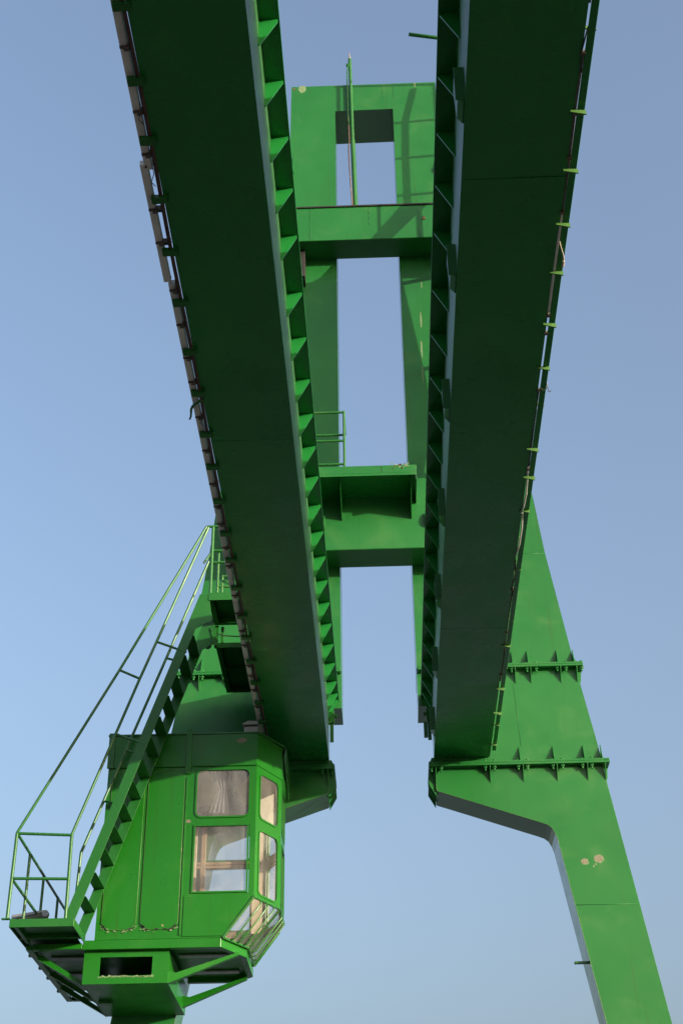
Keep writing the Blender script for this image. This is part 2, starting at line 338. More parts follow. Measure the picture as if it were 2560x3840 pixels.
# ------------------------------------------------------------------ box girders
def girder(s, label, seams):
    t = thing('box_girder', label, 'crane girder', (s*1.2, 10, 10.5), 'pair of main girders')
    Y0, Y1 = -7.0, 19.985
    ys = [Y0, -3.5, 0.0, 3.2] + seams + [Y1]
    for k, (a, b) in enumerate(zip(ys, ys[1:])):
        m = MB(); nx, ny = 10, max(8, int((b-a)/.12)); rr = s*10+k*3.7
        for j in range(ny+1):
            for i in range(nx+1):
                u, v = i/nx, j/ny; w = 1.0
                x = .785 + (1.622-.785)*u; y = a+.0012 + (b-a-.0024)*v
                z = 10.0 + .008*w*mnoise.noise((x*1.1+rr, y*.9, rr)) + .0018*w*mnoise.noise((x*2.6+rr, y*3.4, 3.1)) + .003*(1-w)*0
                m.v.append((s*x, y, z))
        for j in range(ny):
            for i in range(nx): m.f.append((j*(nx+1)+i, j*(nx+1)+i+1, (j+1)*(nx+1)+i+1, (j+1)*(nx+1)+i))
        o = part('bottom_plate', m, GIRD, t, smooth=True)
        for p in o.data.polygons:
            if p.normal.z > 0: p.flip()
        md = o.modifiers.new('thick', 'SOLIDIFY'); md.thickness = .012; md.offset = -1
        md = o.modifiers.new('split', 'EDGE_SPLIT'); md.split_angle = radians(40)
    part('web', MB().box(s*.79, s*.802, Y0, Y1, 10.0135, 10.972), WEB, t)
    part('web', MB().box(s*1.598, s*1.610, Y0, Y1, 10.0135, 10.972), WEB, t)
    part('top_plate', MB().box(s*.625, s*1.635, Y0, YF-.005, 10.974, 10.994), GIRD, t, 0.002)
    part('rail', MB().box(s*.655, s*.705, Y0, YF-.02, 10.995, 11.06), RAILM, t, 0.006)
    gy = [.1, .7, 1.31, 1.91, 2.52, 3.12, 3.73, 4.33, 4.94, 5.54, 6.15, 6.75, 7.355, 7.965, 8.575, 9.185, 9.79, 10.585, 11.27, 11.965, 12.58, 13.195, 13.805, 14.42, 15.03, 15.635, 16.245, 16.85, 17.455, 18.07, 18.67, 19.28, 19.70, 19.92]
    m = MB().prism([(s*.788, 10.972), (s*.64, 10.972), (s*.638, 10.945), (s*.776, 10.672), (s*.788, 10.672)], 'y', -.006, .006)
    me = m.mesh('gusset', GIRD, (0, 0, 0))
    for y in gy:
        o = bpy.data.objects.new('gusset', me); COL.objects.link(o); o.parent = t; o.location = Vector((0, y, 0))-t.location
    # stop at the girder end
    e = MB().prism([(s*.79, 10.60), (s*.70, 10.63), (s*.70, 10.80), (s*.79, 10.93)], 'y', YF-.02, YF+.01)
    part('end_stop', e, STAIR, t, 0.003)
    part('end_stop', MB().box(s*.715, s*.77, YF+.012, YF+.03, 10.31, 10.72), STAIR, t, 0.003)
    nb = MB().tube((s*.70, YF-.0, 10.73), (s*.655, YF-.0, 10.73), .026, 6)
    part('bolt', nb, STAIR, t)
    if s > 0: part('stop_block', MB().box(.655, .713, YF+.0, YF+.06, 10.36, 10.60), STAIR, t, 0.004)
    return t
GL = girder(-1, 'left green box girder with cable trunking along its outer bottom edge, seen from below', [6.1, 8.23, 10.87, 11.69, 13.14, 15.68, 17.9])
GR = girder(1, 'right green box girder with a flat edge strip on light green wedges, seen from below', [5.6, 8.2, 11.65, 14.0, 15.87, 18.85])
# outer brackets, left: short channels under the edge
m = MB().box(-1.715, -1.585, -.033, .033, -.042, -.036).box(-1.715, -1.585, -.033, -.027, -.036, -.001).box(-1.715, -1.585, .027, .033, -.036, -.001)
me = m.mesh('bracket', STAIR)
for y in (4.0, 4.6, 5.2, 5.8, 6.41, 7.05, 7.675, 8.265, 8.92, 9.535, 10.19, 10.835, 11.51, 12.13, 12.77, 13.41, 13.97, 14.63, 15.35, 15.915, 16.57, 17.215, 17.85, 18.5):
    o = bpy.data.objects.new('bracket', me); COL.objects.link(o); o.parent = GL; o.location = Vector((0, y+random.uniform(-.008, .008), 9.995))-GL.location
    o.rotation_euler = (0, 0, random.uniform(-.02, .02))
# outer brackets, right: tapered wedges carrying the edge strip
m = MB().prism([(1.585, .0), (1.702, .0), (1.702, -.046), (1.585, -.018)], 'y', -.006, .006)
me = m.mesh('bracket', TAB)
for y in (4.2, 4.85, 5.5, 6.1, 6.73, 7.46, 8.09, 8.67, 9.29, 9.88, 10.59, 11.2, 11.855, 12.45, 13.1, 13.74, 14.475, 15.11, 15.72, 16.275, 17.0, 17.515, 18.25, 18.81, 19.43):
    o = bpy.data.objects.new('bracket', me); COL.objects.link(o); o.parent = GR; o.location = Vector((0, y, 9.996))-GR.location
    o.rotation_euler = (0, random.uniform(-.03, .03), random.uniform(-.03, .06))
part('edge_strip', MB().box(1.640, 1.698, -7, 19.75, 9.998, 10.008), GIRD, GR, 0.002)
# hanging pads on the inner web, right
m = MB().prism([(.722, .35), (.789, .35), (.789, .0), (.775, .0), (.735, .06)], 'y', -.10, .13)
m.box(.715, .789, -.11, -.101, .0, .36)
me = m.mesh('support_pad', STAIR)
for y in (1.6, 3.55, 5.5, 7.5, 9.45, 11.38, 13.35, 15.25, 17.2, 19.1):
    o = bpy.data.objects.new('support_pad', me); COL.objects.link(o); o.parent = GR; o.location = Vector((0, y, 10.02))-GR.location

# ------------------------------------------------------------------ cable runs under the girder edges
ct = thing('cable_trunking', 'beige cable trunking in jointed lengths beside the left girder', 'cable trunking', (-1.70, 10, 10.0))
secs = [(1.0, 4.0, 0), (4.03, 7.98, .0), (7.93, 9.30, -.035), (9.33, 11.02, -.002), (11.05, 13.35, -.003), (13.38, 14.08, -.006), (14.1, 15.05, -.010), (15.07, 16.2, -.012), (16.22, 18.9, -.014)]
for a, b, dx in secs:
    part('trunking_section', MB().box(-1.728+dx, -1.666+dx, a, b, 10.002, 10.058), TRUNK, ct, 0.004)
    part('end_cap', MB().box(-1.726+dx, -1.664+dx, b-.02, b+.0, 10.0, 10.062), TRUNK, ct, 0.003)
for y in (4.9, 5.7, 6.80, 7.40, 7.83, 8.42, 8.80, 9.42, 9.9, 10.35, 10.72, 11.27, 11.82, 12.45, 12.9, 13.25, 13.75, 14.2, 14.85, 15.3, 15.75, 16.15, 16.75, 17.05, 17.5, 18.0):
    dx = [d for a, b, d in secs if a-.05 <= y <= b+.05][0]; y += random.uniform(-.03, .03)
    c = MB().box(-1.728+dx, -1.660+dx, y-.012, y+.012, 9.993, 10.002).box(-1.675+dx, -1.630, y-.020, y-.012, 9.988, 10.03).box(-1.675+dx, -1.630, y+.012, y+.020, 9.988, 10.03)
    c.box(-1.695+dx, -1.655+dx, y-.018, y+.018, 9.972, 9.992)
    part('clamp', c, CLAMP, ct)
cl = thing('conduit', 'dark rust brown conduit squeezed between the trunking and the left girder', 'conduit', (-1.64, 10, 10.0))
part('pipe_length', MB().pipe([(-1.640+.004*sin(y*1.9), y, 9.995+.006*sin(y*2.7)) for y in [1+.45*i for i in range(41)]], .017, 8), PIPE, cl, smooth=True)
for y in (7.3, 7.95, 9.25, 11.2, 12.0, 13.1, 14.3, 15.1, 15.9, 16.6, 17.3, 18.1):
    pts = [(-1.66, y, 10.0), (-1.655, y+.04, 9.965), (-1.675, y+.09, 9.955), (-1.69, y+.14, 9.975), (-1.665, y+.2, 9.99)]
    part('cable_tie', MB().pipe(pts, .0035, 5), BLACK, cl, smooth=True)
hs = thing('hose_end', 'short loose hose end curling out from the left girder trunking', 'hose', (-1.70, 11.1, 9.97))
part('hose', MB().pipe([(-1.62, 10.97, 9.99), (-1.66, 10.985, 9.97), (-1.70, 11.005, 9.955), (-1.725, 11.03, 9.95), (-1.745, 11.08, 9.95), (-1.752, 11.13, 9.95)], .013, 8), STAIR, hs, smooth=True)
part('hose_tip', MB().pipe([(-1.753, 11.14, 9.95), (-1.762, 11.19, 9.945), (-1.778, 11.23, 9.945)], .010, 8), STAIR, hs, smooth=True)
cr = thing('conduit', 'grey brown conduit with bare cable stretches in the slot beside the right girder', 'conduit', (1.62, 10, 10.0))
def rseg(a, b, r, mt, w=.003, ph=0):
    n = max(3, int((b-a)/.25)); part('pipe_length', MB().pipe([(1.628+w*sin(ph+(a+(b-a)*i/n)*3.1), a+(b-a)*i/n, 10.01+w*cos((a+(b-a)*i/n)*2.3)) for i in range(n+1)], r, 8), mt, cr, smooth=True)
rseg(1, 6.55, .007, CLAMP); rseg(7.0, 7.55, .012, CLAMP); rseg(7.5, 8.6, .012, CLAMP, .002, 1); rseg(8.62, 9.86, .0145, TRUNK, .001); rseg(11.0, 12.3, .011, BLACK); rseg(14.9, 17.4, .011, PIPE)
part('cable', MB().pipe([(1.622, 12.3, 10), (1.632, 12.55, 9.99), (1.638, 12.8, 9.985), (1.63, 13.05, 9.985), (1.612, 13.2, 9.99)], .010, 8), TRUNK, cr, smooth=True)
part('cable', MB().pipe([(1.632, 13.22, 10), (1.640, 13.5, 9.985), (1.636, 13.85, 9.985), (1.618, 14.1, 9.99)], .010, 8), TRUNK, cr, smooth=True)
part('cable', MB().pipe([(1.618, 14.2, 10), (1.636, 14.5, 9.99), (1.622, 14.9, 10)], .009, 8), PIPE, cr, smooth=True)
part('cable', MB().pipe([(1.64, 6.75, 10), (1.615, 6.95, 9.99), (1.635, 7.15, 9.99)], .006, 6), BLACK, cr, smooth=True)
for y in (6.98, 7.55, 8.0, 8.6, 9.9, 10.15, 11.0, 12.35, 14.9, 16.0, 17.2):
    part('clamp', MB().box(1.608, 1.648, y-.012, y+.012, 9.985, 10.02), CLAMP, cr)
dg = thing('plug_cable', 'short pale cable with a plug dangling from the right girder slot', 'cable', (1.68, 9.1, 9.97))
part('cable', MB().pipe([(1.636, 8.93, 9.985), (1.652, 8.99, 9.975), (1.675, 9.06, 9.968), (1.690, 9.125, 9.965), (1.690, 9.15, 9.96)], .005, 6), CREAM, dg, smooth=True)
part('plug', MB().tube((1.690, 9.145, 9.96), (1.688, 9.205, 9.955), .010, 8, .013), CREAM, dg)
lw = thing('wire_end', 'thin bent wire end poking out past the right girder edge strip', 'wire', (1.70, 11.0, 10.0))
part('wire', MB().pipe([(1.69, 10.87, 10.0), (1.71, 10.95, 9.995), (1.726, 11.02, 9.99), (1.735, 11.02, 9.99), (1.75, 11.0, 9.99)], .0035, 5), CLAMP, lw, smooth=True)
part('clip', MB().pipe([(1.645, 10.95, 9.99), (1.67, 10.985, 9.985), (1.698, 10.97, 9.985), (1.705, 10.9, 9.99)], .0035, 5), CREAM, lw, smooth=True)

# ------------------------------------------------------------------ pipe arm over the right girder
pa = thing('pipe_arm', 'thin green pipe arm sticking inward from the right girder top', 'pipe', (1.2, 8.5, 10.994))
part('arm', MB().pipe([(.435, 8.33, 11.95), (.80, 8.40, 11.95), (1.28, 8.49, 11.95)], .017, 10), TUBE, pa, smooth=True)
part('post', MB().tube((1.28, 8.49, 11.965), (1.28, 8.49, 10.995), .020, 10), TUBE, pa, smooth=True)
part('base_plate', MB().box(1.21, 1.35, 8.42, 8.56, 10.9945, 11.006), TUBE, pa)

# ------------------------------------------------------------------ lightning rod and its cable on the upper cross beam
lr = thing('lightning_rod', 'tall thin green rod with a metal tip standing on the upper cross beam', 'lightning rod', (-.21, 19.93, 20.966))
part('rod', MB().tube((-.205, 19.93, 20.966), (-.24, 19.93, 23.2), .048, 14).tube((-.24, 19.93, 23.2), (-.268, 19.93, 25.64), .036, 14), TUBE, lr, smooth='auto')
part('tip', MB().tube((-.268, 19.93, 25.64), (-.268, 19.93, 25.68), .026, 10).tube((-.268, 19.93, 25.68), (-.272, 19.93, 25.88), .018, 8, .003), BRASS, lr)
part('rod_clamp', MB().box(-.345, -.24, 19.90, 19.96, 25.44, 25.48), STAIR, lr)
part('lead_cable', MB().pipe([(-.30, 19.88, 25.44), (-.325, 19.88, 25.2), (-.33, 19.88, 24.5), (-.325, 19.88, 23.9), (-.315, 19.88, 23.6)], .014, 8), TUBE, lr, smooth=True)
part('lead_cable', MB().pipe([(-.315, 19.88, 23.6), (-.31, 19.88, 23.2), (-.325, 19.88, 22.9), (-.315, 19.88, 22.5), (-.30, 19.88, 22.0), (-.275, 19.88, 21.5), (-.26, 19.88, 20.966)], .013, 8), BROWN, lr, smooth=True)

# ------------------------------------------------------------------ service platform on the lower cross beam
sp = thing('service_platform', 'green plate platform with flaking front edge, on brackets from the lower cross beam', 'platform', (-.3, 18.7, 14.28))
part('deck_plate', MB().box(-1.4, .665, 18.715, 19.428, 14.335, 14.350), GIRD, sp)
part('fascia', MB().box(-1.4, .680, 18.700, 18.712, 14.275, 14.322), FRAME, sp, 0.003)
part('fascia', MB().box(-1.4, .680, 18.703, 18.713, 14.324, 14.470), FRAME, sp, 0.003)
part('fascia', MB().box(.668, .680, 18.7135, 19.53, 14.20, 14.470), FRAME, sp, 0.003)
for x in (-.535, .59):
    part('bracket', MB().prism([(18.79, 14.334), (18.79, 14.27), (19.428, 13.90), (19.428, 14.334)], 'x', x-.007, x+.007), FRAME, sp, 0.002)
weld('weld_seam', [(.135, 18.7005, 14.465), (.135, 18.7005, 14.34)], sp, r=.005)
for i in range(16):
    a, bb = random.uniform(.29, .56), random.uniform(14.40, 14.50)
    part('paint_flake', MB().prism(blob(a, bb, random.uniform(.01, .03), random.uniform(.008, .022), 7, i), 'y', 18.698, 18.7025), random.choice([FADED, RUSTY, FADED]), sp)
gr_ = thing('guard_railing', 'short green tube railing standing on the service platform between the girders', 'railing', (-.46, 18.73, 14.47), 'guard railings')
part('post', MB().tube((-.46, 18.725, 14.470), (-.46, 18.725, 15.58), .022, 12), TUBE, gr_, smooth='auto')
for z, x1 in ((15.56, -.46), (14.99, -.47), (14.53, -.47)):
    part('rail', MB().tube((-1.5, 18.725, z), (x1, 18.725, z), .020, 12), TUBE, gr_, smooth='auto')
part('rail', MB().tube((-1.5, 19.30, 15.52), (-.46, 19.30, 15.52), .020, 12), TUBE, gr_, smooth='auto')
part('rail', MB().tube((-.46, 18.725, 15.56), (-.46, 19.30, 15.52), .020, 12), TUBE, gr_, smooth='auto')
part('post', MB().tube((-1.45, 19.30, 14.351), (-1.45, 19.30, 15.52), .022, 12), TUBE, gr_, smooth='auto')
part('post', MB().tube((-1.45, 18.725, 14.351), (-1.45, 18.725, 15.56), .022, 12), TUBE, gr_, smooth='auto')

# ------------------------------------------------------------------ cabin support: leg box, base frame, outriggers
cb = thing('cabin_support', 'green steel support box with a rectangular opening and outriggers under the cabin', 'support frame', (-3.3, 19, 6.3))
bx0, bx1, bz0, bz1, by0 = -3.865, -2.775, 6.33, 6.742, 18.28
hole = [(-3.655, 6.43), (-2.985, 6.43), (-2.985, 6.665), (-3.655, 6.665)]
fr = MB()
ou = [(bx0, bz0), (bx1, bz0), (bx1, bz1), (bx0, bz1)]
for i in range(4):
    j = (i+1) % 4; fr.prism([ou[i], ou[j], hole[j], hole[i]], 'y', by0, by0+.02)
part('front_plate', fr, CAB, cb)
hp = MB()
rr2 = random.Random(4)
for i in range(26):
    cx = -3.66+.68*i/25; hp.prism(blob(cx, 6.418+rr2.uniform(-.008, .008), rr2.uniform(.012, .03), rr2.uniform(.008, .018), 7, i), 'y', by0-.004, by0+.001)
part('rust_crust', hp, FADED, cb, label='flaking rusty lower lip of the opening', kind='stuff')
for xa_, xb_ in ((bx0, bx0+.014), (bx1-.014, bx1)): part('side_plate', MB().box(xa_, xb_, by0+.021, 19.99, bz0, bz1), CAB, cb)
part('bottom_plate', MB().box(bx0+.015, bx1-.015, by0+.021, 19.99, bz0+.003, bz0+.014), CAB, cb)
part('top_plate', MB().box(bx0+.015, bx1-.015, by0+.021, 19.99, 6.730, 6.741), CAB, cb)
part('hatch', MB().box(-3.80, -3.62, 19.10, 19.22, bz0-.04, bz0+.001), STAIR, cb, 0.003)
# base frame ring
ring = [(-3.875, 18.2), (-2.108, 18.2), (-1.825, 18.715), (-1.825, 19.68), (-2.10, 20.0-.02), (-2.75, 19.98), (-2.75, 19.90), (-2.14, 19.90), (-1.91, 19.64), (-1.91, 18.74), (-2.16, 18.29), (-3.875, 18.29)]
part('base_ring', MB().prism(ring, 'z', 6.745, 6.862), CAB, cb, 0.004)
part('base_ring', MB().box(-4.60, -4.52, 18.17, 20.82, 6.745, 6.80), GREY if False else CAB, cb, 0.004)
part('base_ring', MB().box(-4.515, -3.88, 18.165, 18.255, 6.745, 6.818), CAB, cb, 0.004)
part('base_ring', MB().box(-4.515, -3.95, 20.74, 20.82, 6.745, 6.80), CAB, cb, 0.004)
part('floor_plate', MB().prism([(-4.50, 18.26), (-3.7, 18.295), (-2.16, 18.295), (-1.915, 18.74), (-1.915, 19.64), (-2.14, 19.89), (-4.50, 19.97)], 'z', 6.805, 6.815), CAB, cb)
def outrigger(y, side, zb=6.34, slot=True, ztip=6.70, yt=None):
    t = .008; m = MB()
    if side < 0: xa, xt = bx0, -4.50
    else: xa, xt = bx1, -1.90
    def PX(u): return xa + (xt-xa)*u
    yt = y if yt is None else yt
    def P3(u, z): return (PX(u), y+(yt-y)*u, z)
    if slot: pts = [P3(0, zb), P3(1, ztip-.03), P3(1, ztip+.005), P3(.10, zb+.13), P3(0, zb+.15)]
    else: pts = [P3(0, zb), P3(1, ztip), P3(1, 6.744), P3(.92, 6.744), P3(0, zb+.05)]
    m.slab(pts, (0, .016, 0))
    part('outrigger', m, CAB, cb)
    z1 = ztip-.03 if slot else ztip
    fl = MB().slab([(PX(0), y-.027, zb), (PX(1), yt-.027, z1), (PX(1), yt+.043, z1), (PX(0), y+.043, zb)], (0, 0, -.010))
    part('outrigger_flange', fl, CAB, cb)
for y in (18.42, 19.2, 19.90): outrigger(y, -1, slot=False)
outrigger(18.31, 1, 6.335, True, 6.738, 18.44); outrigger(19.74, 1, 6.38, True, 6.738, 19.62)
for y in (18.75, 19.55):
    part('lamp_tray', MB().box(-2.72, -2.0, y-.06, y+.06, 6.775, 6.80), GREY, cb, 0.01)
    part('lamp_tray', MB().box(-4.4, -3.95, y-.06, y+.06, 6.775, 6.80), GREY, cb, 0.01)
for y in (18.5, 19.1, 19.6, 20.3): part('clip', MB().box(-4.635, -4.601, y-.03, y+.03, 6.75, 6.78), STAIR, cb)

# ------------------------------------------------------------------ operator cabin
oc = thing('operator_cabin', 'green operator cabin with rounded dusty windows hanging under the left girder', 'cabin', (-2.7, 19.1, 6.865))
FA, FB = -3.735, -1.70            # front wall x range
YA, YBk = 18.2, 19.97
ZT, ZM, ZL, ZF = 9.205, 8.42, 7.385, 6.864
TH = .035
def wall_quad(P0, P1, z0, z1, holes, name, mat=CAB, base=None, parent=oc, inset=None):
    """upright wall from P0 to P1 (plan), holes are (u0,u1,za,zb,r) in metres along the wall; pieces around each hole, one mesh"""
    P0 = Vector(P0); P1 = Vector(P1); L = (P1-P0).length; d = (P1-P0)/L
    nrm = Vector((d.y, -d.x))                                    # outward
    def W3(u, z, o=0): p = P0+d*u-nrm*o; return (p.x, p.y, z)
    m = MB()
    def fill(pts): m.slab([W3(u, z) for u, z in pts], (-nrm.x*TH, -nrm.y*TH, 0))
    us = sorted(holes)
    # columns between holes in u assumed single column, several holes stacked in z
    if not holes: fill([(0, z0), (L, z0), (L, z1), (0, z1)])
    else:
        u0, u1 = holes[0][0], holes[0][1]
        if u0 > 0: fill([(0, z0), (u0, z0), (u0, z1), (0, z1)])
        if u1 < L: fill([(u1, z0), (L, z0), (L, z1), (u1, z1)])
        st = sorted(holes, key=lambda h: h[2]); zc = z0
        for h in st:
            fill([(u0, zc), (u1, zc), (u1, h[2]), (u0, h[2])]); zc = h[3]
            r = h[4]
            if r > 0:                                              # corner fillets
                for cu, cz, sx, sz in ((u0, h[2], 1, 1), (u1, h[2], -1, 1), (u1, h[3], -1, -1), (u0, h[3], 1, -1)):
                    arc = [(cu+sx*r*(1-sin(t)), cz+sz*r*(1-cos(t))) for t in [pi/2*i/6 for i in range(7)]]
                    fill([(cu, cz)] + arc)
        fill([(u0, zc), (u1, zc), (u1, z1), (u0, z1)])
    o = part(name, m, mat, parent)
    return W3, L
def window(W3, h, glass, mat=CAB, lip=.014, wdt=.022):
    u0, u1, za, zb, r = h
    pts = rounded(u0, u1, za, zb, r if r > 0 else .004, 6 if r > 0 else 1)
    inn = rounded(u0+wdt, u1-wdt, za+wdt, zb-wdt, max(.004, r-wdt) if r > 0 else .004, 6 if r > 0 else 1)
    n = len(pts); m = MB(); v = []
    for o_, ring_ in ((-lip, pts), (-lip, inn), (.012, inn), (.012, pts)): v += [W3(u, z, o_) for u, z in ring_]
    f = []
    for k in range(4):
        for i in range(n):
            a, b = k*n+i, k*n+(i+1) % n; c, d_ = ((k+1) % 4)*n+(i+1) % n, ((k+1) % 4)*n+i
            f.append((a, b, c, d_))
    m.add(v, f); w = part('window', m, mat, oc, 0)
    g = MB().add([W3(u, z, .010) for u, z in pts], [tuple(range(n))])
    part('pane', g, glass, w)
    return w
def UX(x): return x-FA
hw = [(UX(-2.525), UX(-1.775), 8.468, 9.168, .095), (UX(-2.525), UX(-1.785), 7.445, 8.375, 0)]
W3, L = wall_quad((FA, YA), (FB, YA), ZL, ZT, hw, 'front_wall')
window(W3, hw[0], GLASS); window(W3, hw[1], GLASS2)
# lower front wall with the cut corner, and the band above the windows
part('front_wall', MB().prism([(FA, ZF), (-2.075, ZF), (FB, ZL-.001), (FA, ZL-.001)], 'y', YA, YA+TH), CAB, oc)
part('skirt_panel', MB().prism([(-2.612, 6.885), (-2.085, 6.885), (-1.765, 7.378), (-1.765, 7.40), (-2.612, 7.41)], 'y', YA-.010, YA-.0005), CAB, oc, 0.003)
CH1 = (-1.40, 18.75); CH2 = (-1.40, 19.44); CH3 = (-1.70, YBk)
PL = [((FB, YA), CH1), (CH1, CH2), (CH2, CH3)]
for k, (a, b) in enumerate(PL):
    Lw = (Vector(b)-Vector(a)).length; e = .075
    hh = [(e, Lw-e, 8.465, 9.13, .085), (e, Lw-e, 7.43, 8.33, .085)]
    nm = ('corner_wall', 'side_wall', 'corner_wall')[k]
    W, L = wall_quad(a, b, ZL, ZT, hh, nm)
    window(W, hh[0], GLASS2, lip=.010); window(W, hh[1], GLASS2, lip=.010)
hb = [(.20, .955, 8.468, 9.168, .095), (.20, .955, 7.445, 8.375, .05)]
W, L = wall_quad((FB, YBk), (FA, YBk), ZL, ZT, hb, 'back_wall')
part('back_wall', MB().prism([(FA, ZF), (-2.075, ZF), (FB, ZL-.001), (FA, ZL-.001)], 'y', YBk-TH, YBk), CAB, oc)
window(W, hb[0], GLASS2); window(W, hb[1], GLASS2)
W, L = wall_quad((FA, YBk-TH-.002), (FA, YA+TH+.002), ZF, ZT, [], 'side_wall')
# slanted look-down windows between the sill and the floor
low = [(-2.085, YA), (-1.80, 18.70), (-1.80, 19.50), (-2.085, YBk)]
topl = [(FB, YA), CH1, CH2, CH3]
for k in range(3):
    a, b = topl[k], topl[k+1]; c, d = low[k+1], low[k]
    A3, B3, C3, D3 = Vector((*a, ZL)), Vector((*b, ZL)), Vector((*c, ZF)), Vector((*d, ZF))
    w = MB().tube(A3, B3, .018, 8).tube(D3, C3, .018, 8).tube(A3, D3, .020, 8).tube(B3, C3, .020, 8)
    wo_ = part('window', w, TUBE, oc, smooth='auto', label='slanted look-down window behind green bars')
    part('pane', MB().add([A3, B3, C3, D3], [(0, 1, 2, 3)]), GLASS2, wo_)
    nout = (B3-A3).cross(D3-A3).normalized(); nout = nout if nout.x > 0 else -nout
    for q in (.25, .5, .75):
        p0 = A3.lerp(B3, q)+nout*.05; p1 = D3.lerp(C3, q)+nout*.05
        part('guard_bar', MB().pipe([A3.lerp(B3, q), p0+(p1-p0)*.08, p0+(p1-p0)*.92, D3.lerp(C3, q)], .011, 8), TUBE, oc, smooth=True)
# fascia band and roof
plan = [(FA-.004, YA-.006), (FB+.003, YA-.006), (CH1[0]+.006, CH1[1]-.003), (CH2[0]+.006, CH2[1]+.003), (CH3[0]+.003, YBk+.006), (FA-.004, YBk+.006)]
pin = [(FA+.03, YA+.03), (FB-.02, YA+.03), (CH1[0]-.03, CH1[1]+.01), (CH2[0]-.03, CH2[1]-.01), (CH3[0]-.02, YBk-.03), (FA+.03, YBk-.03)]
for i in range(6):
    j = (i+1) % 6
    part('roof_band', MB().prism([plan[i], plan[j], pin[j], pin[i]], 'z', ZT+.004, 9.675), CAB, oc)
eave = [(FA-.035, YA-.02), (FB+.01, YA-.02), (CH1[0]+.055, CH1[1]-.03), (CH2[0]+.055, CH2[1]+.35), (CH3[0]+.03, YBk+.01), (FA-.035, YBk+.01)]
part('roof', MB().prism(eave, 'z', 9.677, 9.70), STAIR, oc, 0.003)
part('eave_plate', MB().slab([(CH1[0]+.055, CH1[1]-.03, 9.676), (CH2[0]+.055, CH2[1]+.33, 9.676), (CH2[0]+.03, CH2[1]+.30, 9.28), (CH1[0]+.02, CH1[1]+.02, 9.55)], (.006, 0, 0)), STAIR, oc)
part('rain_lip', MB().box(FA-.006, FB, YA-.022, YA-.007, ZT-.002, ZT+.010), CAB, oc, 0.002)
part('strap', MB().box(-2.678, -2.600, YA-.024, YA-.007, 9.10, 9.735).box(-2.668, -2.610, YA-.023, YA+.02, 9.735, 9.76), CAB, oc, 0.003)
part('strap', MB().box(FA-.02, FA+.07, YA-.024, YA-.007, 9.20, 9.72), STAIR, oc, 0.003)
# wall panels with clipped corners, standing proud by one seam
for x0, x1 in ((-3.665, -3.215), (-3.165, -2.672)):
    q = .085; zt_, zb_ = 9.15, 6.985
    pts = [(x0, zb_+q), (x0+q, zb_), (x1-q, zb_), (x1, zb_+q), (x1, zt_-q), (x1-q*1.4, zt_), (x0+q, zt_), (x0, zt_-q)]
    part('wall_panel', MB().prism(pts, 'y', YA-.012, YA-.0005), CAB, oc, 0.004)
    rim = [(x, YA-.009, z) for x, z in pts]; part('weld_seam', MB().pipe(rim+[rim[0]], .0045, 5), TAB, oc, smooth=True)  # yellowish rim: worn edges, with their highlight put into the colour
    hr = MB(); rr2 = random.Random(int(x0*100)); fk = MB()
    line = [(x0+.02, zb_+q-.02), (x0+q, zb_), (x1-q, zb_), (x1-.02, zb_+q-.02)]
    for i in range(24):
        u = i/23*3; k = min(2, int(u)); f_ = u-k
        cx = line[k][0]+(line[k+1][0]-line[k][0])*f_; cz = line[k][1]+(line[k+1][1]-line[k][1])*f_
        if rr2.random() < .55: hr.prism(blob(cx+rr2.uniform(-.01, .01), cz+rr2.uniform(-.012, .012), rr2.uniform(.006, .026), rr2.uniform(.004, .012), 8, i+50), 'y', YA-.0165, YA-.013)
        if rr2.random() < .7: fk.prism(blob(cx+rr2.uniform(-.03, .03), cz-.022+rr2.uniform(-.022, .012), rr2.uniform(.006, .026), rr2.uniform(.004, .010), 8, i+90), 'y', YA-.0145 if i % 2 else YA-.0140, YA-.011)
    part('rust_hole', hr, BLACK, oc, label='ragged rust holes along the bottom of the panel', kind='stuff')
    part('rust_crust', fk, random.choice([FADED]), oc, label='flaking paint around the rust holes', kind='stuff')
part('seam_strip', MB().box(-2.652, -2.634, YA-.014, YA-.0005, 6.90, 9.05), CAB, oc, 0.002)
part('paint_flake', MB().prism(blob(-2.60, 8.425, .034, .028, seed=2), 'y', YA-.003, YA+.001), PRIMER, oc)
part('paint_flake', MB().prism(blob(-1.92, 9.575, .085, .035, seed=21), 'y', YA-.009, YA-.005), PRIMER, oc)
# interior: linings, rail, seat, curtain
part('ceiling', MB().prism(pin, 'z', 9.30, 9.315), BEIGE, oc)
part('floor', MB().prism([(FA+.05, YA+.05), (-2.12, YA+.05), (-1.85, 18.72), (-1.85, 19.48), (-2.12, YBk-.05), (FA+.05, YBk-.05)], 'z', 6.866, 6.885), WOOD, oc)
part('lining', MB().box(FA+.04, FA+.055, YA+.05, YBk-.05, 6.89, 9.29), BEIGE, oc)
part('lining', MB().box(FA+.06, -2.72, YBk-.065, YBk-.045, 6.89, 9.29), BEIGE, oc)
for z in (8.36, 8.41): part('window_rail', MB().box(-2.70, -1.75, YBk-.08, YBk-.04, z-.012, z+.03), WOOD, oc, 0.004)
for q in ((-1.89, -1.74, 7.40, 9.29), (-2.66, -1.895, 9.18, 9.29), (-2.66, -2.10, 6.89, 7.435)):
    part('lining', MB().box(q[0], q[1], YBk-.060, YBk-.042, q[2], q[3]), BEIGE, oc)
part('window_rail', MB().box(-2.64, -2.57, YBk-.085, YBk-.04, 6.9, 9.2), WOOD, oc, 0.006)
part('window_rail', MB().box(-2.74, -2.70, YBk-.085, YBk-.04, 6.9, 9.2), BEIGE, oc, 0.006)
part('cupboard', MB().box(-2.93, -2.80, 19.25, 19.55, 7.9, 8.75), WOOD, oc, 0.01)
